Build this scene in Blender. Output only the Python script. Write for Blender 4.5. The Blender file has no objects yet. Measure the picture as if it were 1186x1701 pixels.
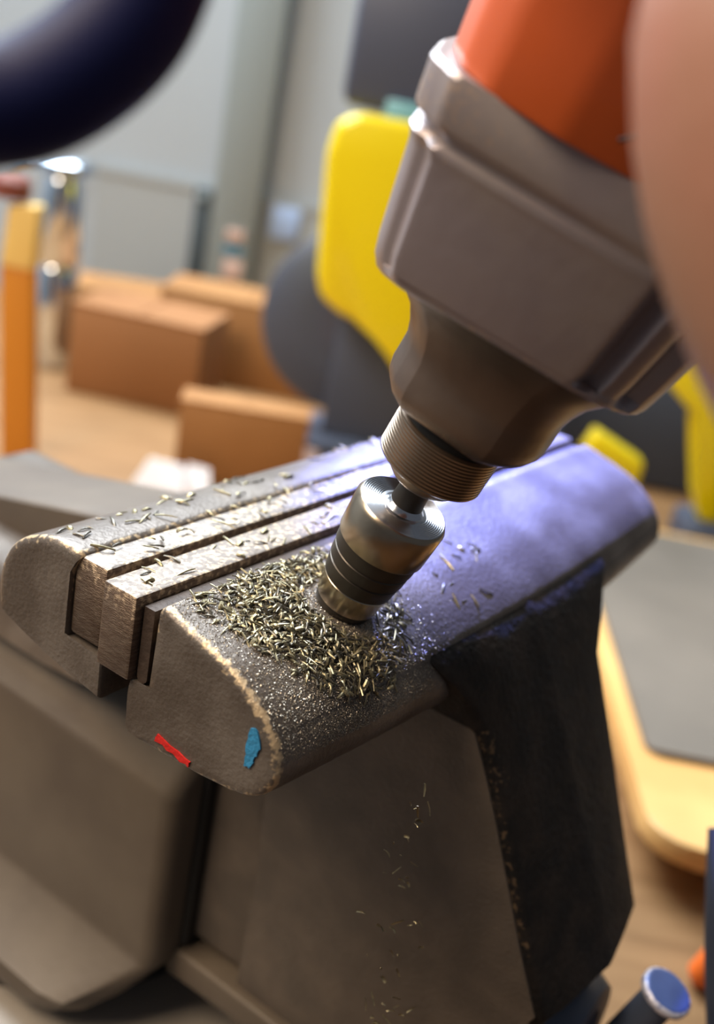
import bpy, bmesh, math, random
from mathutils import Vector, Matrix, noise
random.seed(7)
S = bpy.context.scene
COL = S.collection
MM = 0.001
# ------------------------------------------------------------------ camera
# world: x along the vise jaws, -y towards the vise handle, z up; figures in millimetres
CAM = Vector((-139.54, -126.28, 99.95))
AX_R = Vector((0.57487, -0.79874, 0.17759))
AX_D = Vector((-0.20672, -0.35177, -0.91298))
AX_F = Vector((0.79170, 0.48813, -0.36734))
cd = bpy.data.cameras.new('camera'); cam = bpy.data.objects.new('camera', cd); COL.objects.link(cam)
m = Matrix((AX_R, -AX_D, -AX_F)).transposed().to_4x4(); m.translation = CAM * MM
cam.matrix_world = m
cd.sensor_fit = 'HORIZONTAL'; cd.sensor_width = 36.0; cd.lens = 36.0 * 1800 / 1186
cd.clip_start = 0.01; cd.clip_end = 30
cd.dof.use_dof = True; cd.dof.focus_distance = 0.217; cd.dof.aperture_fstop = 13.0
S.camera = cam
S.view_settings.view_transform = 'Standard'; S.view_settings.look = 'None'
S.view_settings.gamma = 1; S.view_settings.use_curve_mapping = False
S.view_settings.exposure = 0.0
# ------------------------------------------------------------------ world and lights
w = bpy.data.worlds.new('world'); S.world = w; w.use_nodes = True
w.node_tree.nodes['Background'].inputs[0].default_value = (0.80, 0.88, 1.0, 1)
w.node_tree.nodes['Background'].inputs[1].default_value = 0.11
# room frame: metres-from-camera along the heading (d) and to the right (r)
HX = Vector((0.85121, 0.52482, 0)); RX = Vector((0.52482, -0.85121, 0))
def G(d, r, z): return Vector((CAM.x, CAM.y, 0)) + HX * d + RX * r + Vector((0, 0, z))
ROOM = math.atan2(-0.85121, 0.52482)
def light(name, kind, loc, target, power, color, size=0.1, size_y=None, **kw):
    l = bpy.data.lights.new(name, kind); o = bpy.data.objects.new(name, l); COL.objects.link(o)
    l.energy = power; l.color = color
    if kind == 'AREA':
        l.size = size
        if size_y: l.shape = 'RECTANGLE'; l.size_y = size_y
    else: l.shadow_soft_size = size
    for k, v in kw.items(): setattr(l, k, v)
    loc = Vector(loc) * MM; o.location = loc
    o.rotation_euler = (Vector(target) * MM - loc).to_track_quat('-Z', 'Y').to_euler()
    return o
light('bench_led_light', 'SPOT', (345, 190, 290), (145, -28, -10), 95, (0.17, 0.23, 1.0), 0.010, spot_size=math.radians(25), spot_blend=0.8)
light('window_light', 'AREA', G(1330, -420, 760), G(250, -80, 0), 15, (0.74, 0.87, 1.0), 0.8, 0.5)
light('ceiling_tube_light', 'AREA', G(1050, -500, 1250), G(450, -100, -100), 66, (0.86, 0.94, 1.0), 1.5, 0.5)
light('warm_room_light', 'AREA', G(-60, -560, 700), (30, -10, -20), 13.0, (1.0, 0.80, 0.58), 0.5, 0.5)
light('added_board_spot', 'SPOT', G(900, 560, 320), G(470, 250, -230), 6.8, (1.0, 0.80, 0.55), 0.05, spot_size=math.radians(44), spot_blend=0.6)  # added spot narrowed to warm the board, no known lamp there

# ------------------------------------------------------------------ materials
def lin(h):
    c = [int(h[i:i+2], 16) / 255 for i in (0, 2, 4)]
    return tuple(x / 12.92 if x <= .04045 else ((x + .055) / 1.055) ** 2.4 for x in c) + (1,)
def mat(name, color, rough=.5, metal=0., color2=None, nscale=60, bump=0., bscale=400, spec=.5, wear=None, brush=None, coat=0., detail=4, nlo=.4, nhi=.65):
    M = bpy.data.materials.new(name); M.use_nodes = True; T = M.node_tree; N = T.nodes; L = T.links
    b = N['Principled BSDF']; b.inputs['Roughness'].default_value = rough; b.inputs['Metallic'].default_value = metal
    b.inputs['Specular IOR Level'].default_value = spec; b.inputs['Coat Weight'].default_value = coat
    c1 = lin(color) if isinstance(color, str) else color
    b.inputs['Base Color'].default_value = c1
    tc = N.new('ShaderNodeTexCoord'); src = tc.outputs['Object']
    if brush:
        mp = N.new('ShaderNodeMapping'); mp.inputs['Scale'].default_value = brush; L.new(src, mp.inputs[0]); src = mp.outputs[0]
    cout = None
    if color2:
        n = N.new('ShaderNodeTexNoise'); n.inputs['Scale'].default_value = nscale; n.inputs['Detail'].default_value = detail
        L.new(src, n.inputs['Vector'])
        r = N.new('ShaderNodeMapRange'); r.inputs[1].default_value = nlo; r.inputs[2].default_value = nhi; L.new(n.outputs[0], r.inputs[0])
        x = N.new('ShaderNodeMix'); x.data_type = 'RGBA'; x.inputs[6].default_value = c1
        x.inputs[7].default_value = lin(color2) if isinstance(color2, str) else color2
        L.new(r.outputs[0], x.inputs[0]); L.new(x.outputs[2], b.inputs['Base Color']); cout = x.outputs[2]
    if bump:
        n2 = N.new('ShaderNodeTexNoise'); n2.inputs['Scale'].default_value = bscale; n2.inputs['Detail'].default_value = 5
        L.new(src, n2.inputs['Vector'])
        bp = N.new('ShaderNodeBump'); bp.inputs['Strength'].default_value = bump; bp.inputs['Distance'].default_value = .0006
        L.new(n2.outputs[0], bp.inputs['Height']); L.new(bp.outputs[0], b.inputs['Normal'])
    if wear:   # bare metal where paint has chipped off the edges ('wear' is stored on the mesh)
        at = N.new('ShaderNodeAttribute'); at.attribute_name = 'wear'
        n3 = N.new('ShaderNodeTexNoise'); n3.inputs['Scale'].default_value = 700; n3.inputs['Detail'].default_value = 6
        L.new(tc.outputs['Object'], n3.inputs['Vector'])
        ad = N.new('ShaderNodeMath'); ad.operation = 'ADD'; L.new(at.outputs['Fac'], ad.inputs[0]); L.new(n3.outputs[0], ad.inputs[1])
        r3 = N.new('ShaderNodeMapRange'); r3.inputs[1].default_value = .93; r3.inputs[2].default_value = 1.08; L.new(ad.outputs[0], r3.inputs[0])
        x = N.new('ShaderNodeMix'); x.data_type = 'RGBA'; x.inputs[6].default_value = c1; x.inputs[7].default_value = lin(wear)
        if cout: L.new(cout, x.inputs[6])
        L.new(r3.outputs[0], x.inputs[0]); L.new(x.outputs[2], b.inputs['Base Color'])
    return M
MT = dict(
    iron=mat('painted_cast_iron', '5c5249', .5, .2, '6a5e53', 70, .55, 900, wear='b7a183'),
    irontop=mat('worn_grey_cast_iron', '5a514a', .44, .4, '746c65', 60, .4, 900, wear='c3ad8d'),
    ironshade=mat('shaded_rough_casting', '1d1a19', .7, .05, '2f2722', 120, .9, 500, spec=.3, wear='6b5640'),  # neck front: its shade is put into a darker colour than the sides
    body=mat('brown_grey_vise_paint', '5f5448', .55, .1, '53483e', 25, .2, 500),
    plate=mat('ground_steel_plate', '5f4f44', .42, .6, '75665a', 90, .5, 300, brush=(3, 3, 18), wear='ad9a84'),
    platetop=mat('milled_jaw_steel', '665c54', .5, .25, '776d64', 90, .4, 900, wear='bca78c'),
    gap=mat('dark_slot_fill', '3b2f28', .6, .2, '4a3c33', 200, .4, 900),
    dred=mat('dull_red_plastic', '7c4236', .5),
    red=mat('red_paint', 'c4201c', .5, bump=.6, bscale=900), blue=mat('blue_paint', '2f7fae', .5, bump=.6, bscale=900),
    steel=mat('turned_steel', 'b8a894', .27, 1., 'a0917f', 50, .1, 200),
    face=mat('polished_steel_face', 'c9ccd4', .2, 1.),
    burnt=mat('blackened_tool_steel', '4a4540', .42, .8, '3a3531', 60, .15, 300),
    collar=mat('ribbed_collar_steel', '9d8c7c', .33, .95), black=mat('gap_shade_black', '0c0c0d', .6),  # black: shade of gaps put into the colour
    dgrey=mat('scuffed_gearcase_metal', '978d92', .38, .45, 'a39997', 35, .15, 250, wear='b49f92'),
    nose=mat('dark_nose_metal', '544843', .36, .6, '76675e', 30, .15, 250, wear='a8917c'),
    flute=mat('dark_gearcase_recess', '23222f', .4, .4), orange=mat('orange_drill_plastic', 'b9521f', .42, coat=.2),
    chip=mat('bright_steel_chip', 'a09678', .42, .85, '6d6858', 500), chip2=mat('dark_steel_chip', '6a655c', .4, .8),
    dust=mat('steel_dust', 'aea597', .4, .8),
    skin=mat('skin', '8e6853', .55, 0, '94624e', 25, .2, 300), cord=mat('navy_cord_rubber', '101748', .6, spec=.22),
    wood=mat('bench_plywood', '8f6a42', .65, 0, '7f5b34', 14, .1, 100, brush=(1, 5, 5)), board=mat('pale_board', 'd8ac6c', .5, 0, 'c99a5c', 12),
    mat_=mat('grey_mat', '625c55', .65, 0, '6e675f', 10), wall=mat('pale_wall', 'aab0b4', .7, 0, 'a2a8ac', 2), wall2=mat('grey_wall_panel', '9fa3a3', .7),
    post=mat('grey_post', '8e9899', .6), dark=mat('dark_strip', '454f54', .6), yellow=mat('yellow_plastic', 'f0d800', .3, coat=.3),
    navy=mat('blue_grey_plastic', '4a5063', .45), tyre=mat('dark_rubber', '4a5264', .5), teal=mat('teal_sticker', '2f7f9a', .6),
    peach=mat('peach_sticker', 'c9a898', .6), lblue=mat('pale_blue_card', 'a8c0e6', .5), white=mat('white_paper', 'e8e6ea', .7),
    cardb=mat('cardboard', '98693a', .75, 0, 'a57544', 8), cardb2=mat('brown_card', '94643a', .75), ochre=mat('orange_varnished_wood', 'cf8526', .45),
    pale=mat('pale_varnish', 'f0cd7a', .4), chrome=mat('chrome', 'dfe8f4', .12, 1.), cyan=mat('glint_cyan', '7fb8c0', .3),
    floor=mat('brown_floor', '6b4c2c', .7, 0, '7a5836', 4), ceil=mat('ceiling_paint', 'c9cdd2', .8), bluep=mat('blue_plastic', '4a78c0', .4),
    bsteel=mat('blue_light_steel', '586fae', .4, .4, '465a96', 60, wear='e6e2ee'), orangep=mat('orange_rubber', 'e2661a', .5), slate=mat('slate_cloth', '3a4050', .8),  # bsteel: blue light on the knob put into its colour
    rust=mat('bright_cream_paint', 'd9cdb4', .4), base=mat('grey_base_casting', '9b938a', .5, .2, '9a9188', 20, .2, 300),
)
# ------------------------------------------------------------------ mesh helpers (all in millimetres)
class MB:
    def __init__(s): s.bm = bmesh.new(); s.mi = 0
    def quadgrid(s, rings, closed=True, cap=(True, True)):
        bm = s.bm; R = [[bm.verts.new(p) for p in r] for r in rings]; n = len(R[0]); out = []
        for a, b in zip(R, R[1:]):
            for i in range(n if closed else n - 1):
                j = (i + 1) % n
                try: f = bm.faces.new((a[i], a[j], b[j], b[i])); f.material_index = s.mi; out.append(f)
                except ValueError: pass
        if cap[0]: f = bm.faces.new(R[0][::-1]); f.material_index = s.mi
        if cap[1]: f = bm.faces.new(R[-1]); f.material_index = s.mi
        return R
    def lathe(s, prof, org=(0, 0, 0), ax=(0, 0, 1), n=48, cap=(True, True)):
        a = Vector(ax).normalized(); u = a.orthogonal().normalized(); v = a.cross(u); o = Vector(org)
        return s.quadgrid([[o + a * h + (u * math.cos(t) + v * math.sin(t)) * r for t in [2 * math.pi * k / n for k in range(n)]] for h, r in prof], cap=cap)
    def tube(s, pts, rad, n=12):
        P = [Vector(p) for p in pts]; rings = []; u = None
        for i, p in enumerate(P):
            t = (P[min(i + 1, len(P) - 1)] - P[max(i - 1, 0)]).normalized()
            u = t.orthogonal().normalized() if u is None else (u - t * u.dot(t)).normalized()
            v = t.cross(u); r = rad[i] if isinstance(rad, (list, tuple)) else rad
            rings.append([p + (u * math.cos(a) + v * math.sin(a)) * r for a in [2 * math.pi * k / n for k in range(n)]])
        return s.quadgrid(rings)
    def box(s, lo, hi, r=0., seg=2):
        t = bmesh.new(); bmesh.ops.create_cube(t, size=1)
        for v in t.verts: v.co = Vector([lo[i] + (v.co[i] + .5) * (hi[i] - lo[i]) for i in range(3)])
        if r: bmesh.ops.bevel(t, geom=t.edges[:], offset=r, segments=seg, profile=.5, affect='EDGES')
        s.merge(t)
    def merge(s, t):
        vm = {v: s.bm.verts.new(v.co) for v in t.verts}
        for f in t.faces:
            g = s.bm.faces.new([vm[v] for v in f.verts]); g.material_index = s.mi
        t.free()
    def prism(s, poly, z0, z1, r=0., seg=3):    # poly in xy
        t = bmesh.new(); a = [t.verts.new((x, y, z0)) for x, y in poly]; b = [t.verts.new((x, y, z1)) for x, y in poly]; n = len(poly)
        t.faces.new(a[::-1]); t.faces.new(b)
        for i in range(n): t.faces.new((a[i], a[(i+1) % n], b[(i+1) % n], b[i]))
        if r: bmesh.ops.bevel(t, geom=t.edges[:], offset=r, segments=seg, profile=.5, affect='EDGES')
        s.merge(t)
    def hull(s, pts, r=0., seg=3):
        t = bmesh.new()
        for p in pts: t.verts.new(p)
        bmesh.ops.convex_hull(t, input=t.verts[:])
        bmesh.ops.dissolve_limit(t, angle_limit=.02, verts=t.verts[:], edges=t.edges[:])
        if r: bmesh.ops.bevel(t, geom=t.edges[:], offset=r, segments=seg, profile=.5, affect='EDGES')
        s.merge(t)
def tag(o, label=None, cat=None, group=None, kind=None):
    for k, v in (('label', label), ('category', cat), ('group', group), ('kind', kind)):
        if v: o[k] = v
    return o
def empty(name, base, label, cat, group=None, rz=0.):
    o = bpy.data.objects.new(name, None); COL.objects.link(o); o.location = Vector(base) * MM; o.rotation_euler = (0, 0, rz)
    o.empty_display_size = .02
    return tag(o, label, cat, group)
def part(mb, name, mats, root, base, smooth=40, wear=None, label=None):   # base = origin of the thing, mm
    bm = mb.bm; bmesh.ops.recalc_face_normals(bm, faces=bm.faces[:])
    if wear:
        la = bm.verts.layers.float.new('wear')
        for v in bm.verts: v[la] = wear(v.co)
    B = Vector(base)
    for v in bm.verts: v.co = (v.co - B) * MM
    me = bpy.data.meshes.new(name); bm.to_mesh(me); bm.free()
    for q in (mats if isinstance(mats, (list, tuple)) else [mats]): me.materials.append(MT[q])
    me.polygons.foreach_set('use_smooth', [True] * len(me.polygons)); me.set_sharp_from_angle(angle=math.radians(smooth))
    for pg in me.polygons:
        if len(pg.vertices) > 12: pg.use_smooth = False
    o = bpy.data.objects.new(name, me); COL.objects.link(o)
    if root is not None: o.parent = root
    else: o.location = B * MM
    if label: o['label'] = label
    return o
O3 = (0, 0, 0)
def interp(tab, x):
    if x <= tab[0][0]: return tab[0][1]
    for (a, b), (c, d) in zip(tab, tab[1:]):
        if x <= c: return b + (d - b) * (x - a) / (c - a)
    return tab[-1][1]
def catmull(P, k=6, closed=False):
    out = []; n = len(P)
    rng = range(n if closed else n - 1)
    for i in rng:
        p0, p1, p2, p3 = [Vector(P[(i + j) % n] if closed else P[min(max(i + j, 0), n - 1)]) for j in (-1, 0, 1, 2)]
        for q in range(k):
            t = q / k
            out.append(.5 * ((2 * p1) + (p2 - p0) * t + (2 * p0 - 5 * p1 + 4 * p2 - p3) * t * t + (3 * p1 - p0 - 3 * p2 + p3) * t ** 3))
    if not closed: out.append(Vector(P[-1]))
    return out

# ================================================================== room
def room_box(name, d0, d1, r0, r1, z0, z1, m_, root=None, bev=0, base=None, **kw):
    mb = MB(); mb.box((r0, d0, z0), (r1, d1, z1), bev)
    o = part(mb, name, m_, root, base or O3)
    if root is None:
        o.location = Vector((CAM.x, CAM.y, 0)) * MM; o.rotation_euler = (0, 0, ROOM)
    return tag(o, **kw)
tag(room_box('floor', -1600, 1500, -1500, 1700, -960, -930, 'floor'), kind='structure')
tag(room_box('ceiling', -1600, 1500, -1500, 1700, 1500, 1530, 'ceil'), kind='structure')
tag(room_box('wall_back', 1400, 1440, -1500, 1700, -930, 1500, 'wall'), kind='structure')
tag(room_box('wall_left', -1600, 1400, -1540, -1500, -930, 1500, 'wall'), kind='structure')
tag(room_box('trim_1', 1388.5, 1390, -430, 560, -66, -58, 'wall2'), kind='structure')
tag(room_box('wall_back_panel', 1390, 1400, -400, 560, -930, -64, 'wall2'), kind='structure')
bench = empty('workbench', G(700, 0, -930), 'plywood topped workbench carrying the vise and the tools', 'workbench', rz=ROOM)
def L(d, r, z): return (r, d, z)
mb = MB(); mb.box((-700, -430, 675), (700, 660, 700), 3); part(mb, 'bench_top', 'wood', bench, O3)
for r in (-640, 640):
    for d in (-370, 600):
        mb = MB(); mb.box((r-35, d-35, 0), (r+35, d+35, 675), 3); part(mb, 'leg', 'wood', bench, O3)
mb = MB(); mb.box((-605, -390, 560), (605, -365, 675), 2); part(mb, 'apron', 'wood', bench, O3)

# grey upright post with stickers, dark strip on the wall
def thing_room(name, d, r, z, label, cat, group=None): return empty(name, G(d, r, z), label, cat, group, rz=ROOM)
t = thing_room('wall_post', 1380, -218, -230, 'grey square post against the back wall with small round stickers', 'post')
mb = MB(); mb.box((-29, -20, 0), (29, 8, 1100), 4); part(mb, 'post', 'post', t, O3)
for (rr, z, w_, h_, mm_) in ((9, 42, 13, 13, 'teal'), (7, 80, 12, 13, 'peach'), (5, 104, 13, 3, 'teal'), (5, 123, 11, 7, 'peach')):
    mb = MB()
    if mm_ == 'teal' and w_ == h_: mb.lathe([(0, 13), (2, 13)], (rr, -22, z), (0, 1, 0), 24)
    else: mb.box((rr-w_, -23, z - h_), (rr+w_, -20.5, z + h_), 1)
    part(mb, 'sticker', mm_, t, O3, label=mm_.replace('teal', 'round teal').replace('peach', 'pale peach') + ' sticker')
t = thing_room('dark_strip', 1385, -263, -200, 'narrow dark grey upright bar fixed to the wall left of the post', 'bar')
mb = MB(); mb.box((-10, -6, 0), (10, 5, 140), 3); part(mb, 'bar', 'dark', t, O3)
for z in (10, 125):
    mb = MB(); mb.box((-5, -10, z), (5, -6, z + 8), 1); part(mb, 'screw_plate', 'post', t, O3)
mb = MB(); mb.box((-18, 0, 0), (18, 3, 40), 1)
t = part(mb, 'paper_card', 'lblue', None, O3); t.location = G(1384, -158, -105) * MM; t.rotation_euler = (0, 0, ROOM)
tag(t, 'pale blue card pinned to the wall above the dark wheel', 'card')

# yellow machine (dark block on top, black wheel at its left)
M0 = (930, -8, -230)
t = thing_room('bench_grinder', *M0, 'yellow bench machine with blue-grey motor block and dark wheel', 'machine')
prof = [(-62, 175), (-56, 158), (-36, 146), (0, 138), (24, 96), (108, 92), (120, 160), (112, 290), (60, 305), (-50, 305), (-66, 295), (-70, 270)]
def ext(mb, prof, y0, y1, r=0):
    tt = bmesh.new(); n = len(prof); a = [tt.verts.new((x, y0, z)) for x, z in prof]; b = [tt.verts.new((x, y1, z)) for x, z in prof]
    tt.faces.new(a); tt.faces.new(b[::-1])
    for i in range(n): tt.faces.new((a[i], a[(i+1) % n], b[(i+1) % n], b[i]))
    if r: bmesh.ops.bevel(tt, geom=tt.edges[:], offset=r, segments=3, profile=.5, affect='EDGES')
    mb.merge(tt)
mb = MB(); ext(mb, prof, -40, 50, 7); part(mb, 'housing', 'yellow', t, O3)
mb = MB(); mb.box((-66, -30, 308), (86, 60, 430), 10); part(mb, 'motor_block', 'navy', t, O3)
mb = MB(); mb.box((-30, -34, 292), (10, -28, 318), 2); part(mb, 'glint', 'cyan', t, O3, label='pale cyan badge')  # pale patch stands for a cyan highlight
mb = MB(); mb.lathe([(-14, 40), (-14, 72), (-8, 82), (8, 82), (14, 72), (14, 40)], (-28, 40, 126), (0, 1, 0), 40); part(mb, 'wheel', 'tyre', t, O3)
mb = MB(); mb.lathe([(-16, 18), (-16, 30), (16, 30), (16, 18)], (-28, 40, 126), (0, 1, 0), 30); part(mb, 'hub', 'navy', t, O3)
mb = MB(); mb.box((-70, 0, 0), (130, 90, 24), 6); mb.box((-40, 20, 24), (60, 70, 160), 4); part(mb, 'pedestal', 'tyre', t, O3)
# yellow clamp right behind the drill
t = thing_room('yellow_bar_clamp', 905, 262, -230, 'yellow bent tool frame standing beyond the right side of drill', 'tool')
mb = MB(); ext(mb, [(-34, 146), (0, 120), (6, 118), (22, 50), (30, 30), (50, 30), (50, 180), (10, 205), (-20, 196), (-38, 170)], -14, 14, 5); part(mb, 'frame', 'yellow', t, O3)
mb = MB(); mb.box((18, -30, 0), (62, 30, 30), 5); part(mb, 'foot', 'tyre', t, O3)
t = thing_room('yellow_block', 900, 208, -230, 'yellow rounded handle block lying beyond far end of vise jaw', 'tool')
mb = MB(); mb.hull([(x + dx, y, z) for x, z in ((-30, 70), (-22, 92), (25, 72), (24, 46)) for dx in (0,) for y in (-12, 14)], 4); part(mb, 'grip', 'yellow', t, O3)
mb = MB(); mb.box((-18, -8, 0), (22, 8, 56), 3); part(mb, 'shoe', 'slate', t, O3)
# pale board and grey mat
t = thing_room('pale_board', 417, 162, -230, 'pale rounded-corner board lying on the bench right of the vise', 'board')
def rr_poly(x0, x1, y0, y1, r, n=6):
    P = []
    for cx, cy, a0 in ((x1-r, y1-r, 0), (x0+r, y1-r, 90), (x0+r, y0+r, 180), (x1-r, y0+r, 270)):
        for k in range(n + 1): a_ = math.radians(a0 + 90 * k / n); P.append((cx + r * math.cos(a_), cy + r * math.sin(a_)))
    return P
mb = MB(); mb.prism(rr_poly(0, 400, 0, 420, 24), 22, 34, 1.5, 2); part(mb, 'board', 'board', t, O3)
for fx_ in (60, 340):
    for fy_ in (60, 340):
        mb = MB(); mb.box((fx_-15, fy_-15, 0), (fx_+15, fy_+15, 22), 2); part(mb, 'foot', 'board', t, O3)
t = thing_room('grey_mat', 490, 172, -196, 'grey mat lying on the pale board', 'mat')
mb = MB(); mb.prism(rr_poly(0, 370, 0, 330, 8), 0, 4, 1, 2); part(mb, 'mat', 'mat_', t, O3)
t = thing_room('dark_case', 1110, 330, -230, 'dark grey tool case at the back of the bench on the right', 'case')
mb = MB(); mb.box((-150, -60, 0), (200, 120, 110), 8); part(mb, 'body', 'slate', t, O3)
mb = MB(); mb.box((-20, -66, 60), (60, -60, 84), 2); part(mb, 'latch', 'post', t, O3)
# cardboard boxes and papers on the bench
def carton(d, r, w_, dp, h, ang, m_, label, flap=True):
    t = empty('cardboard_box', G(d, r, -230), label, 'box', 'cartons on the bench', rz=ROOM + ang)
    mb = MB(); mb.box((-w_/2, 0, 0), (w_/2, dp, h), 1.5); part(mb, 'box_body', m_, t, O3)
    mb = MB(); mb.box((-w_/2 - .6, -.6, h), (-1, dp + .6, h + 1.6)); mb.box((1, -.6, h), (w_/2 + .6, dp + .6, h + 1.6)); part(mb, 'flap', m_, t, O3)
    return t
carton(840, -104, 105, 34, 66, .1, 'cardb', 'brown cardboard box beside the dark wheel')
carton(1000, -238, 130, 90, 86, -.1, 'cardb2', 'darker cardboard box in the middle of the bench back')
carton(1180, -330, 150, 90, 62, .2, 'cardb', 'cardboard box behind the chrome canister')
carton(1120, -150, 190, 90, 92, 0., 'cardb', 'wide low cardboard box against the wall under the stickered post')
for i, (d, r, w_, h, m_, lab) in enumerate(((800, -160, 22, 22, 'white', 'small white folded paper standing left of the brown box'), (808, -134, 15, 20, 'white', 'small white paper slip leaning on the brown box'), (900, -58, 20, 22, 'peach', 'pinkish paper tag right of the brown box'))):
    t = thing_room('paper', d, r, -230, lab, 'paper')
    mb = MB(); mb.hull([(-w_, 0, 0), (w_, 0, 0), (-w_ * .5, 10, h), (w_ * .7, 12, h * .9), (-w_, 1, 0), (w_, 1, 0), (-w_ * .5, 11, h), (w_ * .7, 13, h * .9)]); part(mb, 'sheet', m_, t, O3)
# orange upright tool and chrome canister at left
t = thing_room('wooden_upright', 800, -284, -230, 'orange varnished wooden upright at the left edge with pale top end', 'tool')
mb = MB(); mb.hull([(-13, 0, 154), (12, 0, 154), (-4, 0, 2), (22, 0, 0), (-13, 14, 154), (12, 14, 154), (-4, 14, 2), (22, 14, 0)], 2); part(mb, 'shaft', 'ochre', t, O3)
mb = MB(); mb.hull([(-13, -1, 154), (12, -1, 154), (-9, -1, 200), (14, -1, 202), (-13, 15, 154), (12, 15, 154), (-9, 15, 200), (14, 15, 202)], 2); part(mb, 'end_cap', 'pale', t, O3)
t = thing_room('chrome_canister', 1080, -343, -230, 'tall chrome canister with shiny lid beside the wooden upright', 'canister')
mb = MB(); mb.lathe([(0, 20), (4, 22), (100, 22), (104, 20), (108, 22), (170, 21), (186, 20), (194, 16)], (0, 0, 0), n=36); part(mb, 'body', 'chrome', t, O3)
mb = MB(); mb.lathe([(194, 24), (196, 30), (204, 30), (209, 24), (212, 8)], (0, 0, 0), n=36); part(mb, 'lid', 'chrome', t, O3)
mb = MB(); mb.tube([(-24, 0, 200), (-44, 0, 198), (-52, 0, 188)], 6); part(mb, 'spout', 'chrome', t, O3)
t = thing_room('red_cap', 800, -298, -27.5, 'small dull red cap sitting on top of the wooden upright', 'cap')
mb = MB(); mb.lathe([(0, 14), (12, 14), (16, 10)], (4, 7, 1), n=24); part(mb, 'cap', 'dred', t, O3)

# ================================================================== vise
vise = empty('bench_vise', (100, 100, -230), 'large worn grey-brown steel bench vise with open jaw tops under the drill', 'vise')
VB = (100, 100, -230)
def bow(x): return math.sin(math.pi * min(max(x / 200, 0), 1))
# movable jaw: top surface profile (y, z) and underside, swept along x
TOP = [(-.3, -1.6), (-.8, -.5), (-2.0, -.05), (-6.4, -1.2), (-12, -2.6), (-19.3, -4.9), (-24, -7.4), (-27.7, -10), (-31, -13.4), (-33.2, -17), (-34.0, -21), (-33.0, -24.5), (-30.5, -27.4), (-26.7, -29.3), (-19, -30.6), (-8, -31.4), (2.5, -31.4), (4.6, -30.6), (5.2, -28.5), (5.2, -19.5), (.3, -19), (0, -18)]
prof = catmull([Vector((a, b, 0)) for a, b in TOP], 5)
def jaw_pt(x, y, z, sc=0.):
    b = bow(x)
    yy = y * (1 + .09 * b) if y < 0 else y
    zz = z * (1 + .16 * b) if z < -14 else z * (1 + .05 * b)
    return Vector((x, yy, zz))
def jaw_z(x, y):
    b = bow(x); yl = y / (1 + .09 * b)
    best = None
    T = [(-q[0], q[1]) for q in TOP[2:11]]
    z = interp(T, -yl)
    return z * (1 + .05 * b) if z > -14 else z * (1 + .16 * b)
rings = []
cy, cz = -14, -17
xs = [0, .35, .9, 1.6] + [2.5 + i * (197 - 2.5) / 90 for i in range(91)] + [198.4, 199.3, 200]
for x in xs:
    e = min(x, 200 - x); ins = 0.0
    if e < 1.6: ins = 1.5 * (1 - math.sqrt(max(0, 1 - (1 - e / 1.6) ** 2)))
    ring = []
    for k, p in enumerate(prof):
        y, z = p.x, p.y; dv = Vector((cy - y, cz - z)); l = dv.length; n_ = noise.noise(Vector((x * .5, y * .6, z * .6)))
        q = ins * (1 + .7 * noise.noise(Vector((y * .7, z * .7, 3)))) * min(1, .3 + .7 * (1 if z > -26 else .6))
        if y > -1 and z < -2: q = ins * .3
        y += dv.x / l * q; z += dv.y / l * q
        v = jaw_pt(x, y, z); v += Vector((0, .08 * n_, .10 * n_)); ring.append(v)
    rings.append(ring)
def inner(rings, c, k=.88):
    f = lambda R_, x: [Vector((x, c[0] + (v.y - c[0]) * k, c[1] + (v.z - c[1]) * k)) for v in R_]
    return [f(rings[0], .04)] + rings + [f(rings[-1], 199.96)]
mb = MB(); mb.quadgrid(inner(rings, (-14, -17)))
def wear_mj(v):
    e = min(v.x, 200 - v.x)
    if .03 < e < .05: return 0.
    if v.y > -2 and v.z < -3: return .2
    a = max(0, 1 - abs(e - 1.0) / 2.4) * .66
    if v.z > -3 and v.y > -2.5: a = max(a, .42)
    return a
mj = part(mb, 'movable_jaw', 'irontop', vise, VB, 50, wear_mj)
# flat casting end faces of the movable jaw and paint marks (raised paint film)
def end_patch(pts, name, m_, label, x=-.35, th=.35):
    mb = MB(); tt = bmesh.new(); n = len(pts)
    a = [tt.verts.new((x, y, z)) for y, z in pts]; b = [tt.verts.new((x + th, y, z)) for y, z in pts]
    tt.faces.new(a); tt.faces.new(b[::-1])
    for i in range(n): tt.faces.new((a[i], a[(i+1) % n], b[(i+1) % n], b[i]))
    mb.merge(tt); return part(mb, name, m_, mj, VB, label=label)
# neck of the movable jaw (keel shaped front) down to the slide
def neck_ring(z, xc, yc, yr, yb, bevel=2.5):
    P = [(xc, yb), (xc, (yb + yc) / 2), (xc, yc + bevel * 1.3), (xc + bevel * .35, yc + bevel * .4), (xc + bevel, yc), (84, yc + (yr - yc) * .5), (98, yr + .5), (101, yr), (104, yr + .3), (118, yc + (yr - yc) * .45), (202 - xc - bevel, yc), (202 - xc - bevel * .3, yc + bevel * .4), (202 - xc, yc + bevel * 1.3), (202 - xc, (yb + yc) / 2), (202 - xc, yb)]
    return [Vector((x, y, z)) for x, y in P]
N_ = [(-9, 48, -24, -25, 2), (-13, 50, -31.5, -32.5, 2), (-17, 53, -36, -36.5, 2), (-22, 58, -39.2, -39.4, 2), (-28, 63, -42.5, -42.4, 2), (-36, 67, -45.5, -47, 2), (-46, 68, -50.5, -52.3, 2), (-57, 68.5, -56, -58, 2), (-70, 69, -62, -65, 2), (-85, 69.5, -69, -73.5, 2), (-103, 70.5, -77.8, -82, 2), (-108, 72, -76, -80, 2)]
mb = MB(); mb.quadgrid([neck_ring(*a) for a in N_])
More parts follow.
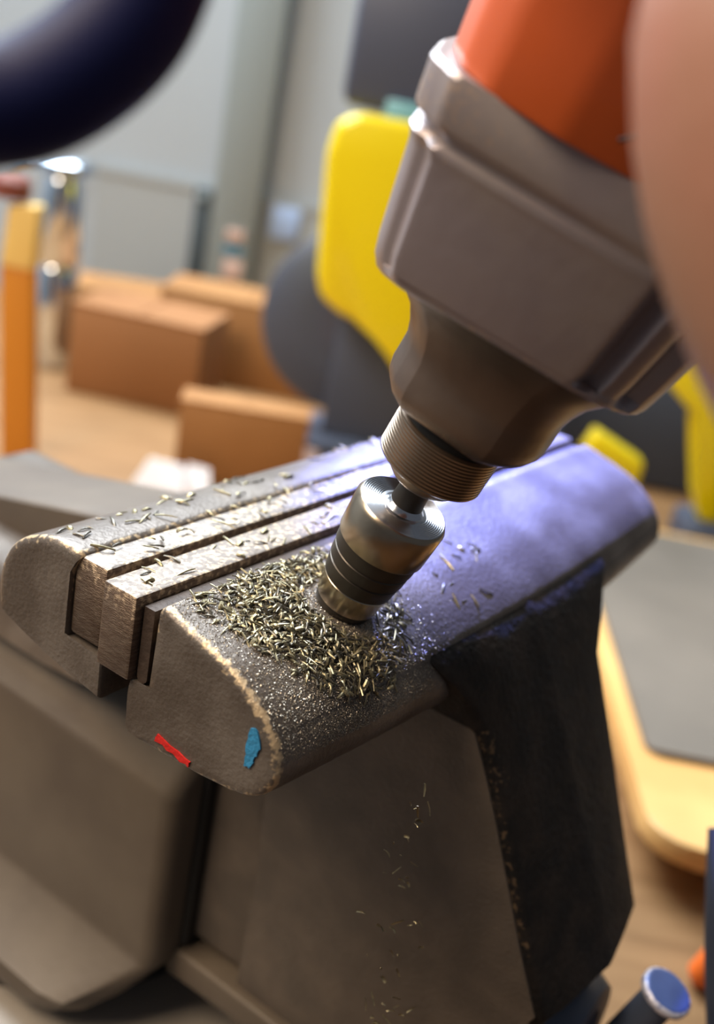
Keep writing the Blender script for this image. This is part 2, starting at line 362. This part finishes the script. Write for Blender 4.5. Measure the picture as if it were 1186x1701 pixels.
def wear_light_n(v): return .40 if (abs(v.x - 68.5) < 2.2 and v.y < -35) else (.31 if abs(v.x - 101) < 1.5 and v.z < -30 else 0)  # worn flank edge; ridge line puts the light step between facets into colour
part(mb, 'movable_jaw_neck', 'ironshade', vise, VB, 45, wear_light_n)
# smooth side faces of the neck, without the shade tone
for sx in (0, 1):
    mb = MB(); rg = []
    for z, xc, yc, yr, yb in [(-31, 68.4, -36, 0, 2)] + N_[5:]:
        x0, x1 = (xc - .5, xc + 1) if not sx else (202 - xc + .5, 201 - xc)
        rg.append([Vector((x0, yc + 2.8, z)), Vector((x0, 14, z)), Vector((x1, 14, z)), Vector((x1, yc + 2.8, z))])
    z = -175; x0, x1 = (71.5, 73.5) if not sx else (130.5, 128.5)
    rg.append([Vector((x0, -76, z)), Vector((x0, 14, z)), Vector((x1, 14, z)), Vector((x1, -76, z))])
    mb.quadgrid(rg); part(mb, 'neck_side', 'iron', vise, VB, 30)
mb = MB(); mb.box((73, -74, -176), (129, 14, -100), 1); part(mb, 'neck_foot', 'iron', vise, VB)
# slide bar running into the fixed body
mb = MB(); mb.box((74, -8, -157), (128, 190, -62), 2); part(mb, 'slide_bar', 'iron', vise, VB)
# jaw plates and shim
def paint_tops(mb):
    mb.bm.normal_update()
    for f in mb.bm.faces:
        if abs(f.normal.z) > .5 and f.calc_center_median().z > -3: f.material_index = 1
mb = MB(); mb.box((-1.4, 4.3, -18.8), (200.5, 13.6, .1), .6, 2)
def wear_p(v): return .46 if (v.z > -1.6 and v.x < 3) else (.36 if v.z > -.8 else 0)
paint_tops(mb); part(mb, 'jaw_plate', ['plate', 'platetop'], vise, VB, 40, wear_p, label='movable jaw plate with rough ground end')
mb = MB(); mb.box((.9, 15.2, -17.5), (199, 24.5, .9), .9, 2); paint_tops(mb); part(mb, 'jaw_plate', ['plate', 'irontop'], vise, VB, 40, wear_p, label='recessed fixed jaw plate')
tt = [(3.6, -1.9)] + [(2.2 + 1.4 * math.cos(math.radians(-a_)), -17.4 + 1.4 * math.sin(math.radians(-a_))) for a_ in range(0, 181, 30)] + [(.8, -1.9)]
mb = MB(); rgs = [[Vector((x, y, z)) for y, z in tt] for x in (.4, 199.6)]; mb.quadgrid(rgs); part(mb, 'slot_strip', 'gap', vise, VB)  # dark strip filling the slot behind the movable plate
# fixed jaw body swept along x, with the end curve of the photograph
FIX = [(14.6, -2.2), (15.2, -1.0), (22.2, -.4), (22.8, 1.6), (24.2, 2.6), (30, 2.2), (37, .6), (42, -2.6), (45.6, -7.4), (47.2, -14), (45.6, -22.7), (40, -26.4), (30, -30.5), (22, -32.0), (13.4, -31.6), (13.4, -19)]
FIX = [(13.5, -19.2), (24.6, -18.4), (24.6, -3), (22.4, .8), (23.0, 1.5), (24.6, 2.0), (30, 2.0), (36, .4), (41.5, -2.6), (45.4, -7.4), (47.2, -14), (46.2, -20.5), (42, -22.6), (34, -24.8), (25.2, -26.5), (13.0, -28.0)]
mb = MB(); rings = []
fp = [Vector((a, b, 0)) for a, b in FIX]
fpp = fp[:4] + catmull(fp[3:], 4)[1:]
for x in [0, .4, 1.0, 1.8] + [3 + i * 4.85 for i in range(41)] + [198.2, 199, 199.6, 200]:
    e = min(x, 200 - x); ins = 1.7 * (1 - math.sqrt(max(0, 1 - (1 - e / 1.8) ** 2))) if e < 1.8 else 0
    ring = []
    for p in fpp:
        y, z = p.x, p.y; dv = Vector((32 - y, -13 - z)).normalized(); q = ins if y > 24.7 or z > 0 else ins * .2
        if z < -20: q = ins * .4
        n_ = noise.noise(Vector((x * .4, y * .6, z * .6)))
        ring.append(Vector((x, y + dv.x * q, z + dv.y * q + .12 * n_)))
    rings.append(ring)
mb.quadgrid(inner(rings, (32, -13)))
def wear_f(v):
    e = min(v.x, 200 - v.x)
    if .03 < e < .05: return 0.
    a = max(0, 1 - abs(e - 1.0) / 2.0) * .62 if v.z > -12 else 0
    if 21 < v.y < 23.6 and v.z > .8: a = max(a, .44)
    return a
part(mb, 'fixed_jaw', 'irontop', vise, VB, 40, wear_f)
# anvil and fillet behind the fixed jaw, supporting body
mb = MB()
def ring_xz(y, x0, x1, zt, zb, r=5): return [Vector((x0, y, zb)), Vector((x0, y, zt - r)), Vector((x0 + r * .3, y, zt - r * .3)), Vector((x0 + r, y, zt)), Vector((x1 - r, y, zt)), Vector((x1 - r * .3, y, zt - r * .3)), Vector((x1, y, zt - r)), Vector((x1, y, zb))]
mb.quadgrid([ring_xz(38, 20, 180, -8, -26), ring_xz(44, 22, 178, -10, -30), ring_xz(54, 34, 166, -24, -50), ring_xz(66, 48, 152, -44, -70), ring_xz(82, 58, 142, -56, -80), ring_xz(100, 61, 139, -60, -84), ring_xz(198, 61, 139, -60, -84), ring_xz(203, 63, 137, -63, -84)])
part(mb, 'anvil', 'irontop', vise, VB, 60)
mb = MB()
def body_ring(z, x0, y0, y1, r=6):
    return [Vector((x, y, z)) for x, y in rr_poly(x0, 202 - x0, y0, y1, r, 3)]
mb.quadgrid([body_ring(-26, 82, 16, 44), body_ring(-60, 81, 36, 196), body_ring(-75, 80, 36, 200), body_ring(-97.5, 58.5, 37, 215), body_ring(-101, 58, 37, 216), body_ring(-160, 58, 37, 216), body_ring(-163, 57, 37, 216), body_ring(-176, 38, 46, 216, 18), body_ring(-180, 36.5, 49, 216, 20), body_ring(-184, 38, 52, 214, 20)])
part(mb, 'fixed_body', 'body', vise, VB, 35)
mb = MB(); mb.box((70, 34.5, -158.5), (132, 40, -58), .6); part(mb, 'crack_shade_slab', 'black', vise, VB)  # black slab stands for the shade in the crack around the slide
mb = MB(); mb.hull([(x, y, z) for x in (68, 134) for y, z in ((40, -160), (-30, -160), (-33, -168), (40, -171))], 1.5); part(mb, 'slide_rest', 'body', vise, VB)
mb = MB(); mb.lathe([(-200, 66), (-186, 66), (-186, 50)], (100, 116, 0), n=64); part(mb, 'shadow_gap_ring', 'black', vise, VB)  # black ring stands for the shadow gap above the base
mb = MB(); mb.lathe([(-230, 132), (-202, 132), (-196, 127), (-193, 116), (-192, 60)], (100, 116, 0), n=72); part(mb, 'swivel_base', 'base', vise, VB)
# paint marks on the near end face
rp = [(11, -29.8), (12.2, -28.9), (10.4, -28.6), (8.6, -28.4), (6.2, -27.9)]
def blob(pts, seed, amp=.35):
    out = []; n = len(pts)
    for i in range(n):
        a, b = Vector(pts[i]), Vector(pts[(i + 1) % n])
        for k in range(5):
            p = a.lerp(b, k / 5); out.append((p.x + amp * noise.noise(Vector((p.x * 2, p.y * 2, seed))), p.y + amp * noise.noise(Vector((p.y * 2, p.x * 2, seed + 5)))))
    return out
end_patch(blob([(-4.2, -27.2), (-4.0, -28.8), (-12.8, -30.2), (-13.6, -29.0)], 1, .8), 'paint_mark', 'red', 'smear of red paint')
end_patch(blob([(-26.6, -13.6), (-28.2, -13.4), (-29.6, -16.2), (-29.0, -18.6), (-28.2, -22.0), (-26.6, -22.2), (-26.2, -18)], 4, .5), 'paint_mark', 'blue', 'smear of blue paint')
# screw handle end
t = empty('vise_handle', (112, -96, -109), 'blue lit steel vise handle end knob at the lower right corner', 'handle')
hb = Vector((111.5, -96.3, -108.7)); ha = Vector((-0.0244, -0.2873, 0.9268)).normalized()
mb = MB(); mb.lathe([(-3.2, 4.5), (-3, 6.2), (-2, 7.1), (-.6, 7.2), (0, 6.6), (.3, 5.6)], hb, ha, 32)
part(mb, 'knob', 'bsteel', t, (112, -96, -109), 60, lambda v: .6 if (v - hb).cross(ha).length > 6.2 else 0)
mb = MB(); mb.lathe([(-90, 5.2), (-60, 5.2), (-3, 5.0), (-2.8, 4.5)], hb, ha, 24); part(mb, 'bar', 'tyre', t, (112, -96, -109))
mb = MB(); mb.lathe([(-70, 16), (-60, 18), (-4, 18), (0, 16), (0, 9), (-4, 8)], (101, -82, -130), (0, -1, 0), 40); part(mb, 'screw_head', 'tyre', vise, VB)

# ================================================================== drill
ax = Vector((-.0157, -.35206, .93584)).normalized()
e1 = Vector((.38369, -.86643, -.31951)).normalized(); e2 = Vector((-.92333, -.35406, -.14869)).normalized()
DB = Vector((39.7, -18.2, -5)) - e1 * 1.5
def D(u, v, s): return DB + e1 * u + e2 * v + ax * s
drill = empty('power_drill', D(0, 0, 70), 'heavy grey metal and orange power drill pressing a stepped cutter into the vise', 'drill')
PB = D(0, 0, 70)
def dl(prof, n=72, **k):
    mb = MB(); mb.lathe(prof, DB, ax, n, **k); return mb
# step cutter
bit = part(dl([(-3, 5.2), (-1, 6.0), (1.0, 6.5), (2.2, 6.7), (2.5, 6.6)]), 'cutter_tip', 'burnt', drill, PB, label='dark tip of the cutter')
part(dl([(2.5, 6.6), (2.7, 7.0), (8.0, 7.75), (8.2, 7.6)]), 'cutter_step', 'steel', drill, PB, label='bright lower step of the cutter')
part(dl([(8.2, 7.6), (8.4, 7.9), (11.8, 8.35), (12.0, 8.1), (12.4, 8.1), (12.6, 8.6), (15.2, 8.8), (15.4, 8.6), (15.8, 8.6), (16.0, 9.0), (19.0, 9.3)]), 'cutter_step', 'burnt', drill, PB, label='blackened middle steps of the cutter')
part(dl([(19.0, 9.3), (19.2, 9.65), (19.4, 9.75), (27.6, 10.1), (28.6, 9.6), (28.8, 9.4)]), 'cutter_step', 'steel', drill, PB, label='bright top band of the cutter')
pf = [(28.8, 9.4)]
r_ = 9.2
while r_ > 5.0: pf += [(28.95, r_), (28.78, r_ - .18)]; r_ -= .42
pf += [(29.0, 4.9), (29.1, 4.4), (29.6, 3.9), (30.2, 3.6)]
part(dl(pf, n=80), 'cutter_face', 'face', drill, PB, 30, label='bright turned top face of the cutter')
part(dl([(29.4, 3.9), (30.2, 3.55), (31.5, 3.4), (34, 3.3), (40, 3.3)]), 'cutter_shank', 'burnt', drill, PB)
part(dl([(36.2, 3.4), (36.4, 6.6), (37.2, 7.4), (38.6, 7.6), (38.8, 8.8), (39.6, 9.3), (40.2, 9.4)]), 'chuck_lip', 'collar', drill, PB)
pf = [(39.9, 9.3), (40.0, 10.6), (40.3, 11.0)]
s_ = 40.5
while s_ < 49.0: pf += [(s_, 11.1), (s_ + .30, 11.1), (s_ + .45, 10.75), (s_ + .62, 10.75)]; s_ += .75
pf += [(49.2, 11.0), (49.5, 10.5)]
part(dl(pf, n=96), 'ribbed_collar', 'collar', drill, PB, 25)
part(dl([(49.3, 10.2), (52.4, 10.2)]), 'collar_gap', 'black', drill, PB)
# gearcase loft
def rpoly(P, r, n=3):
    out = []
    for i, p in enumerate(P):
        p = Vector(p[:2]); a_ = Vector(P[i - 1][:2]); b_ = Vector(P[(i + 1) % len(P)][:2])
        da, db = (a_ - p), (b_ - p); ra = min(r, da.length * .4, db.length * .4)
        s0, s1 = p + da.normalized() * ra, p + db.normalized() * ra
        for k in range(n):
            t = k / (n - 1); out.append((1 - t) ** 2 * s0 + 2 * t * (1 - t) * p + t * t * s1)
    return out
GP0 = [(-22.5, 22), (-23.6, 18.6), (-25.6, 18.4), (-27.4, 15), (-28.5, 4), (-28, -10), (-21, -21), (10, -22), (21, -19), (27, -10), (28, 0), (26.5, 7), (24.5, 11), (21.2, 10.2), (19.6, 16.4), (16.4, 19.4), (13.6, 16.6), (11.4, 21.8)]
GPf = [(-22.5, 22), (-24, 20.4), (-25.6, 18.6), (-27.2, 16), (-28.5, 4), (-28, -10), (-21, -21), (10, -22), (21, -19), (27, -10), (28, 0), (26.5, 7), (24.5, 12), (22.2, 15), (19.6, 18), (16.4, 20), (13.6, 21.6), (11.4, 22)]
def gring(s, sc, flut, boss=0, rnd=1.2, sh=0.):
    P = [Vector(a_).lerp(Vector(b_), flut) for a_, b_ in zip(GPf, GP0)]
    P = [(p.x * sc - (boss if p.x < -20 else 0), p.y * (sc * .5 + .5) + (boss * .6 if p.x < -20 and p.y > 5 else 0)) for p in P]
    return [D(p.x, p.y, s + max(0, p.y) * sh) for p in rpoly(P, rnd)]
def cring(s, r, blend, sh=0.):
    R0 = rpoly([(p[0] * .9, p[1]) for p in GPf], 1.2); out = []
    for p in R0:
        c_ = p.normalized() * r; q_ = c_.lerp(p, blend); out.append(D(q_.x, q_.y, s + max(0, q_.y) * sh))
    return out
def nring(s_, r_, b_=0., sh=0.): return cring(s_, r_, b_, sh)
mb = MB(); mb.quadgrid([nring(51.6, 9.5), nring(51.7, 12.6), nring(52.2, 14.4), nring(53.4, 15.8), nring(55, 16.7), nring(57, 17.0), nring(60.5, 16.9), nring(62.5, 16.9), nring(65, 17.4, .03, .05), nring(67.5, 18.2, .12, .15), nring(69.3, 19.2, .35, .24), nring(70.6, 19.8, .6, .26)])
part(mb, 'nose', 'nose', drill, PB, 50, lambda v: .38 if 51.6 < (v - DB).dot(ax) < 53.5 else .1)
rings = [gring(70.3, .86, .0, sh=.26), gring(70.5, .92, .0, sh=.26), gring(71.3, .96, .1, sh=.25), gring(72.6, .985, .6, sh=.24), gring(75, 1.0, 1, sh=.12)]
for s in (80, 86, 92, 96): rings.append(gring(s, 1 + (s - 75) * .0060, 1))
rings += [gring(97.2, 1.13, 1, .4), gring(98.2, 1.135, .9, .8), gring(98.8, 1.135, .8, .2), gring(99.6, 1.14, .5, -1.0), gring(100.4, 1.145, .3, -1.0), gring(101.2, 1.15, .15, .8), gring(102, 1.15, .1, 1.2), gring(108.4, 1.18, .1, 1.2), gring(109.2, 1.17, .1, .8)]
mb = MB(); mb.quadgrid(rings)
def wear_g(v):
    r = v - DB; s = r.dot(ax); u = r.dot(e1)
    n_ = noise.noise(v * .25)
    if s - max(0, r.dot(e2)) * .25 < 71.6: return .46 + .2 * n_
    if 97 < s < 109 and u < -24: return .38 + .25 * n_
    if s > 108: return .30 + .3 * n_
    return .14 + .32 * n_
part(mb, 'gearcase', 'dgrey', drill, PB, 32, wear_g)
HP = [(-24.5, 18.5), (-20, 22.4), (-9, 24.6), (6, 21.8), (14, 19.5), (22, 15), (28, 3), (26, -13), (11, -22), (-21, -21), (-28.5, -6), (-28, 8)]
mb = MB(); rings = []
for s, sc in ((109.0, 1.13), (109.6, 1.15), (120, 1.19), (140, 1.2), (165, 1.15), (178, 1.0), (182, .9)):
    rings.append([D(p.x * sc, p.y * (sc * .5 + .5), s) for p in rpoly(HP, 1.5)])
mb.quadgrid(rings); part(mb, 'motor_housing', 'orange', drill, PB, 25)
mb = MB(); mb.tube([D(-3, 26.6, 113), D(6, 25.4, 122), D(6, 25.4, 140)], .4, 8); part(mb, 'housing_seam', 'flute', drill, PB)
# power cord looping close in front of the lens
P_ = [(-72, -14, 86), (-66.9, -26.3, 89.8), (-62.5, -31.7, 92.3), (-57.5, -35.7, 97.7), (-54.0, -36.9, 103.7), (-51.2, -35.3, 111.8), (-51.1, -27.6, 122.2), (-54, -14, 130)]
mb = MB(); mb.tube(catmull(P_, 8), 6.2, 24)
part(mb, 'power_cord', 'cord', drill, PB, label='thick navy power cord')

# ================================================================== person: forearm and hand
def skin_fig(name, chains, m_, base):
    vs, es, rs = [], [], []; idx = {}
    for ch in chains:
        prev = None
        for key, p, r in ch:
            if key in idx: i = idx[key]
            else:
                i = len(vs); idx[key] = i; vs.append((Vector(p) - Vector(base)) * MM); rs.append(r * MM)
            if prev is not None: es.append((prev, i))
            prev = i
    me = bpy.data.meshes.new(name); me.from_pydata(vs, es, []); me.materials.append(MT[m_])
    o = bpy.data.objects.new(name, me); COL.objects.link(o)
    md = o.modifiers.new('Skin', 'SKIN')
    if not me.skin_vertices: me.skin_vertices.new()
    for i, r in enumerate(rs): me.skin_vertices[0].data[i].radius = (r, r)
    me.skin_vertices[0].data[0].use_root = True
    md.use_smooth_shade = True
    sb = o.modifiers.new('Sub', 'SUBSURF'); sb.levels = 2; sb.render_levels = 2
    dg = bpy.context.evaluated_depsgraph_get(); ev = o.evaluated_get(dg); me2 = bpy.data.meshes.new_from_object(ev); me2.name = name
    bpy.data.objects.remove(o); o = bpy.data.objects.new(name, me2); COL.objects.link(o); o.location = Vector(base) * MM
    return o
W = Vector((-5, -92, 140)); up = Vector((.10, .28, .95)).normalized()
chains = [[('a0', (-24.1, -150.3, 66.3), 34), ('a1', (-20.7, -129.9, 84.6), 32), ('a2', (-21.1, -108.2, 101.6), 31), ('a3', (-18.9, -97.3, 115.3), 28), ('w', D(12, 62, 154), 20), ('p', D(4, 62, 170), 17)]]
def wrap(th, s, r=52): return D(math.cos(math.radians(th)) * r, math.sin(math.radians(th)) * r, s)
for k, ln in enumerate((20, 23, 22, 18)):
    s0 = 186 - k * 11.5
    chains.append([('p', 0, 0), ('k%d' % k, wrap(112, s0, 58), 9.5), ('f%da' % k, wrap(112 + ln * 1.5, s0 + 1, 54), 8.8), ('f%db' % k, wrap(112 + ln * 2.8, s0, 51), 8), ('f%dc' % k, wrap(112 + ln * 3.8, s0 - 2, 50), 7)])
chains.append([('p', 0, 0), ('t0', wrap(74, 168, 58), 10), ('t1', wrap(50, 178, 53), 9), ('t2', wrap(30, 186, 50), 8)])
arm = skin_fig('person', chains, 'skin', (-26.1, -121.6, 86.6))
tag(arm, 'bare forearm of the person steadying the drill at the right edge', 'person')

# ================================================================== lower right clutter
t = empty('orange_plug', (269.0, -86.5, -228), 'small orange plug beside the vise handle knob', 'plug', rz=ROOM)
mb = MB(); mb.lathe([(0, 3), (4, 6.5), (20, 6.5), (26, 4.5)], (0, 0, 0), (.35, 0, 1), 20); part(mb, 'plug_body', 'orangep', t, O3)
mb = MB(); mb.tube([(9, 0, 24), (14, 2, 30), (22, 4, 20), (30, 6, 3), (44, 8, 2)], 3.2); part(mb, 'plug_cable', 'orangep', t, O3)

# ================================================================== steel chips
def chip_mesh(kind, ln, wd, th, curl):
    n = 5; rings = []
    for i in range(n):
        t = i / (n - 1) - .5; x = t * ln; z = curl * (0.25 - t * t) * ln; w_ = wd * (1 - .35 * abs(t) * 2 * random.random()); tw = t * kind * 1.2
        c_, s_ = math.cos(tw), math.sin(tw)
        rings.append([Vector((x, a_ * c_ - b_ * s_, z + a_ * s_ + b_ * c_)) for a_, b_ in ((-w_/2, 0), (-w_/4, th + w_ * .22), (w_/4, th + w_ * .22), (w_/2, 0), (0, w_ * .18))])
    return rings
VAR = [(1, 3.6, .62, .12, .35), (0, 4.2, .5, .15, .1), (-1, 3.0, .8, .12, .5), (1.5, 2.6, .55, .14, .2), (0, 2.2, 1.1, .1, .6), (-.6, 4.8, .45, .16, .22)]
protos = []
for i, v in enumerate(VAR):
    mb = MB(); mb.quadgrid(chip_mesh(*v)); bm = mb.bm; bmesh.ops.recalc_face_normals(bm, faces=bm.faces[:])
    for q in bm.verts: q.co *= MM
    me = bpy.data.meshes.new('steel_chip'); bm.to_mesh(me); bm.free(); me.materials.append(MT['chip' if i % 3 else 'chip2'])
    protos.append(me)
POLY = [(6, 2.5), (12, .6), (30, .2), (50, -.2), (66, -1.5), (62, -12), (56, -24), (46, -33), (30, -35.5), (20, -35), (13, -30), (10, -24), (8, -16), (6, -8), (4.5, -3)]
POLY = [(5.5, -1), (14, -1.6), (30, -1.6), (50, -1.6), (64, -2), (60, -12), (55, -22), (47, -31), (36, -34), (26, -33.5), (16, -29), (12, -24), (9, -18), (6.5, -11), (4.5, -4)]
def inside(x, y, P):
    c = False; j = len(P) - 1
    for i in range(len(P)):
        if (P[i][1] > y) != (P[j][1] > y) and x < (P[j][0] - P[i][0]) * (y - P[i][1]) / (P[j][1] - P[i][1]) + P[i][0]: c = not c
        j = i
    return c
def pile_h(x, y):    # height of the swarf layer over the jaw
    d_ = math.hypot(x - 34, (y + 17) * 1.15); hole = math.hypot(x - DB.x, y - DB.y)
    h = 2.0 * math.exp(-(d_ / 17) ** 2)
    if x < 34: h += .9 * math.exp(-((x - 24) / 9) ** 2 - ((y + 12) / 9) ** 2)
    return h * min(1, max(0, (hole - 7.5) / 6))
def surf_n(x, y):
    e = .6; return Vector((-(jaw_z(x + e, y) - jaw_z(x - e, y)) / (2 * e), -(jaw_z(x, y + e) - jaw_z(x, y - e)) / (2 * e), 1)).normalized()
def spin(nrm, tilt):
    q = Vector((0, 0, 1)).rotation_difference(nrm)
    from mathutils import Euler
    return (q.to_matrix() @ Euler((random.uniform(-tilt, tilt), random.uniform(-tilt, tilt), random.uniform(0, 6.283))).to_matrix())
cands = []
while len(cands) < 1500:
    x = random.uniform(3, 70); y = random.uniform(-37, -.8)
    if not inside(x, y, POLY): continue
    hole = math.hypot(x - DB.x, y - DB.y)
    if hole < (9.6 if (x - DB.x) * -.75 + (y - DB.y) * -.65 > 2 else 8.0): continue
    h = pile_h(x, y); pr = .13 + .6 * min(1, h / 1.2)
    if x > 44: pr *= .45
    if random.random() > pr: continue
    zz = jaw_z(x, y) + random.random() ** .7 * h + .05
    cands.append((x, y, zz, .35 if h < .5 else .6, random.uniform(.5, 1.05)))
# loose chips elsewhere: jaw plate, fixed jaw top, right side of the movable jaw
def scatter(n, fx, fy, fz, sc):
    out = []
    for _ in range(n):
        x = fx(); y = fy(); z = fz(x, y); out.append((x, y, z, .15, random.uniform(*sc)))
    return out
L1 = scatter(40, lambda: 3 + 100 * random.random() ** 1.5, lambda: random.uniform(5, 13), lambda x, y: .15, (.6, 1.25))
L2 = scatter(56, lambda: 4 + 125 * random.random() ** 1.3, lambda: random.uniform(25, 38), lambda x, y: interp([(24, 2.65), (30, 2.05), (36, .5), (41, -2.4)], y) + .05, (.6, 1.25))
L3 = scatter(24, lambda: random.uniform(3, 100), lambda: random.uniform(16, 23), lambda x, y: 1.66, (.6, 1.25))
L4 = scatter(26, lambda: random.uniform(50, 95), lambda: random.uniform(-32, -8), lambda x, y: jaw_z(x, y) + .05, (.6, 1.25))
cands.sort(key=lambda c: c[4] * (1.4 if c[2] > jaw_z(c[0], c[1]) + pile_h(c[0], c[1]) * .55 else .6) / (Vector(c[:3]) - CAM).length, reverse=True)
singles = [(c, 'pile of steel chips around the cutter', 'short bright curled steel chip in the pile around the cutter') for c in cands[:148]]
singles += [(c, 'chips on the movable jaw plate', 'small steel chip lying on the near narrow jaw plate') for c in L1]
singles += [(c, 'chips on the fixed jaw', 'small steel chip scattered on the fixed jaw top') for c in L2]
singles += [(c, 'chips on the fixed jaw plate', 'small steel chip lying between the two dark jaw seams') for c in L3]
singles += [(c, 'chips on the blue lit jaw', 'small steel chip lying on the blue-lit jaw right of the cutter') for c in L4]
for i, (c, grp, lab) in enumerate(singles):
    o = bpy.data.objects.new('steel_chip', protos[random.randrange(6)]); COL.objects.link(o)
    x, y, z, tilt, sc = c
    nrm = surf_n(x, y) if y < 0 else Vector((0, 0, 1))
    M3 = spin(nrm, tilt).to_4x4(); M3 = M3 @ Matrix.Scale(sc, 4); M3.translation = Vector((x, y, z)) * MM; o.matrix_world = M3
    tag(o, lab, 'metal chip', grp)
def stuff(name, items, label, cat, mats, gen):
    mb = MB()
    for it in items: gen(mb, it)
    b = items[0][:3]; o = part(mb, name, mats, None, b, 30); return tag(o, label, cat, kind='stuff')
def gen_chip(mb, c):
    x, y, z, tilt, sc = c; R_ = spin(surf_n(x, y), tilt); k = random.randrange(6); mb.mi = 0 if k % 3 else 1
    mb.quadgrid([[R_ @ (p * sc) + Vector((x, y, z)) for p in r] for r in chip_mesh(*VAR[k])])
stuff('chip_pile', cands[148:], 'heap of fine steel drilling chips around the cutter', 'metal chips', ['chip', 'chip2'], gen_chip)
dust = []
PT = [(p.x, p.y) for p in prof if p.x < -1][:52]
while len(dust) < 20000:
    x = random.gauss(26, 16); q = random.random() ** .75 * (len(PT) - 1.01)
    if x < 1.5 or x > 95 or x > 44 + 30 * random.random(): continue
    k = int(q); a_, b_ = PT[k], PT[k + 1]; f = q - k
    if b_[1] < -19.5: continue
    v = jaw_pt(x, a_[0] + (b_[0] - a_[0]) * f - .03, a_[1] + (b_[1] - a_[1]) * f + .03)
    dust.append((v.x, v.y, v.z, 0, random.uniform(.08, .22) * (1.25 if v.y > -30 else 1)))
def gen_dust(mb, c):
    x, y, z, _, s = c; bm = mb.bm
    R_ = spin(Vector((0, 0, 1)), 1.5); c0 = Vector((x, y, z))
    v = [bm.verts.new(c0 + R_ @ (Vector(p) * s)) for p in ((1, 0, 0), (-.6, .7, 0), (-.5, -.7, .1), (0, 0, .8))]
    for f in ((0, 1, 2), (0, 1, 3), (1, 2, 3), (2, 0, 3)): bm.faces.new([v[i] for i in f])
stuff('steel_dust', dust, 'glittering fine steel dust over the rounded jaw front', 'metal dust', ['dust'], gen_dust)
falling = []
for _ in range(70):
    z = random.uniform(-120, -34); x = 36 + random.gauss(0, 5) + (z + 34) * .12; y = -42 - random.random() * 10 + (z + 34) * .12
    falling.append((x, y, z, 0, random.uniform(.35, .85)))
def gen_fall(mb, c):
    x, y, z, _, s = c; k = random.randrange(6); R_ = spin(Vector((1, .2, .3)).normalized(), .6); mb.mi = 0
    mb.quadgrid([[R_ @ (p * s * 1.1) + Vector((x, y, z)) for p in r] for r in chip_mesh(*VAR[k])])
stuff('falling_swarf', falling, 'tiny bright chips falling past the front of the vise', 'metal chips', ['chip'], gen_fall)

cb = [(167.2, -90.5, -89.7), (158.5, -96.9, -103.4), (151.1, -104.5, -121.2), (142.3, -115.5, -144.1)]
mb = MB(); mb.tube(catmull(cb, 6), 7, 16); o = part(mb, 'hanging_cable', 'slate', None, cb[1]); tag(o, 'dark slate-blue cable hanging down at the lower right edge', 'cable')
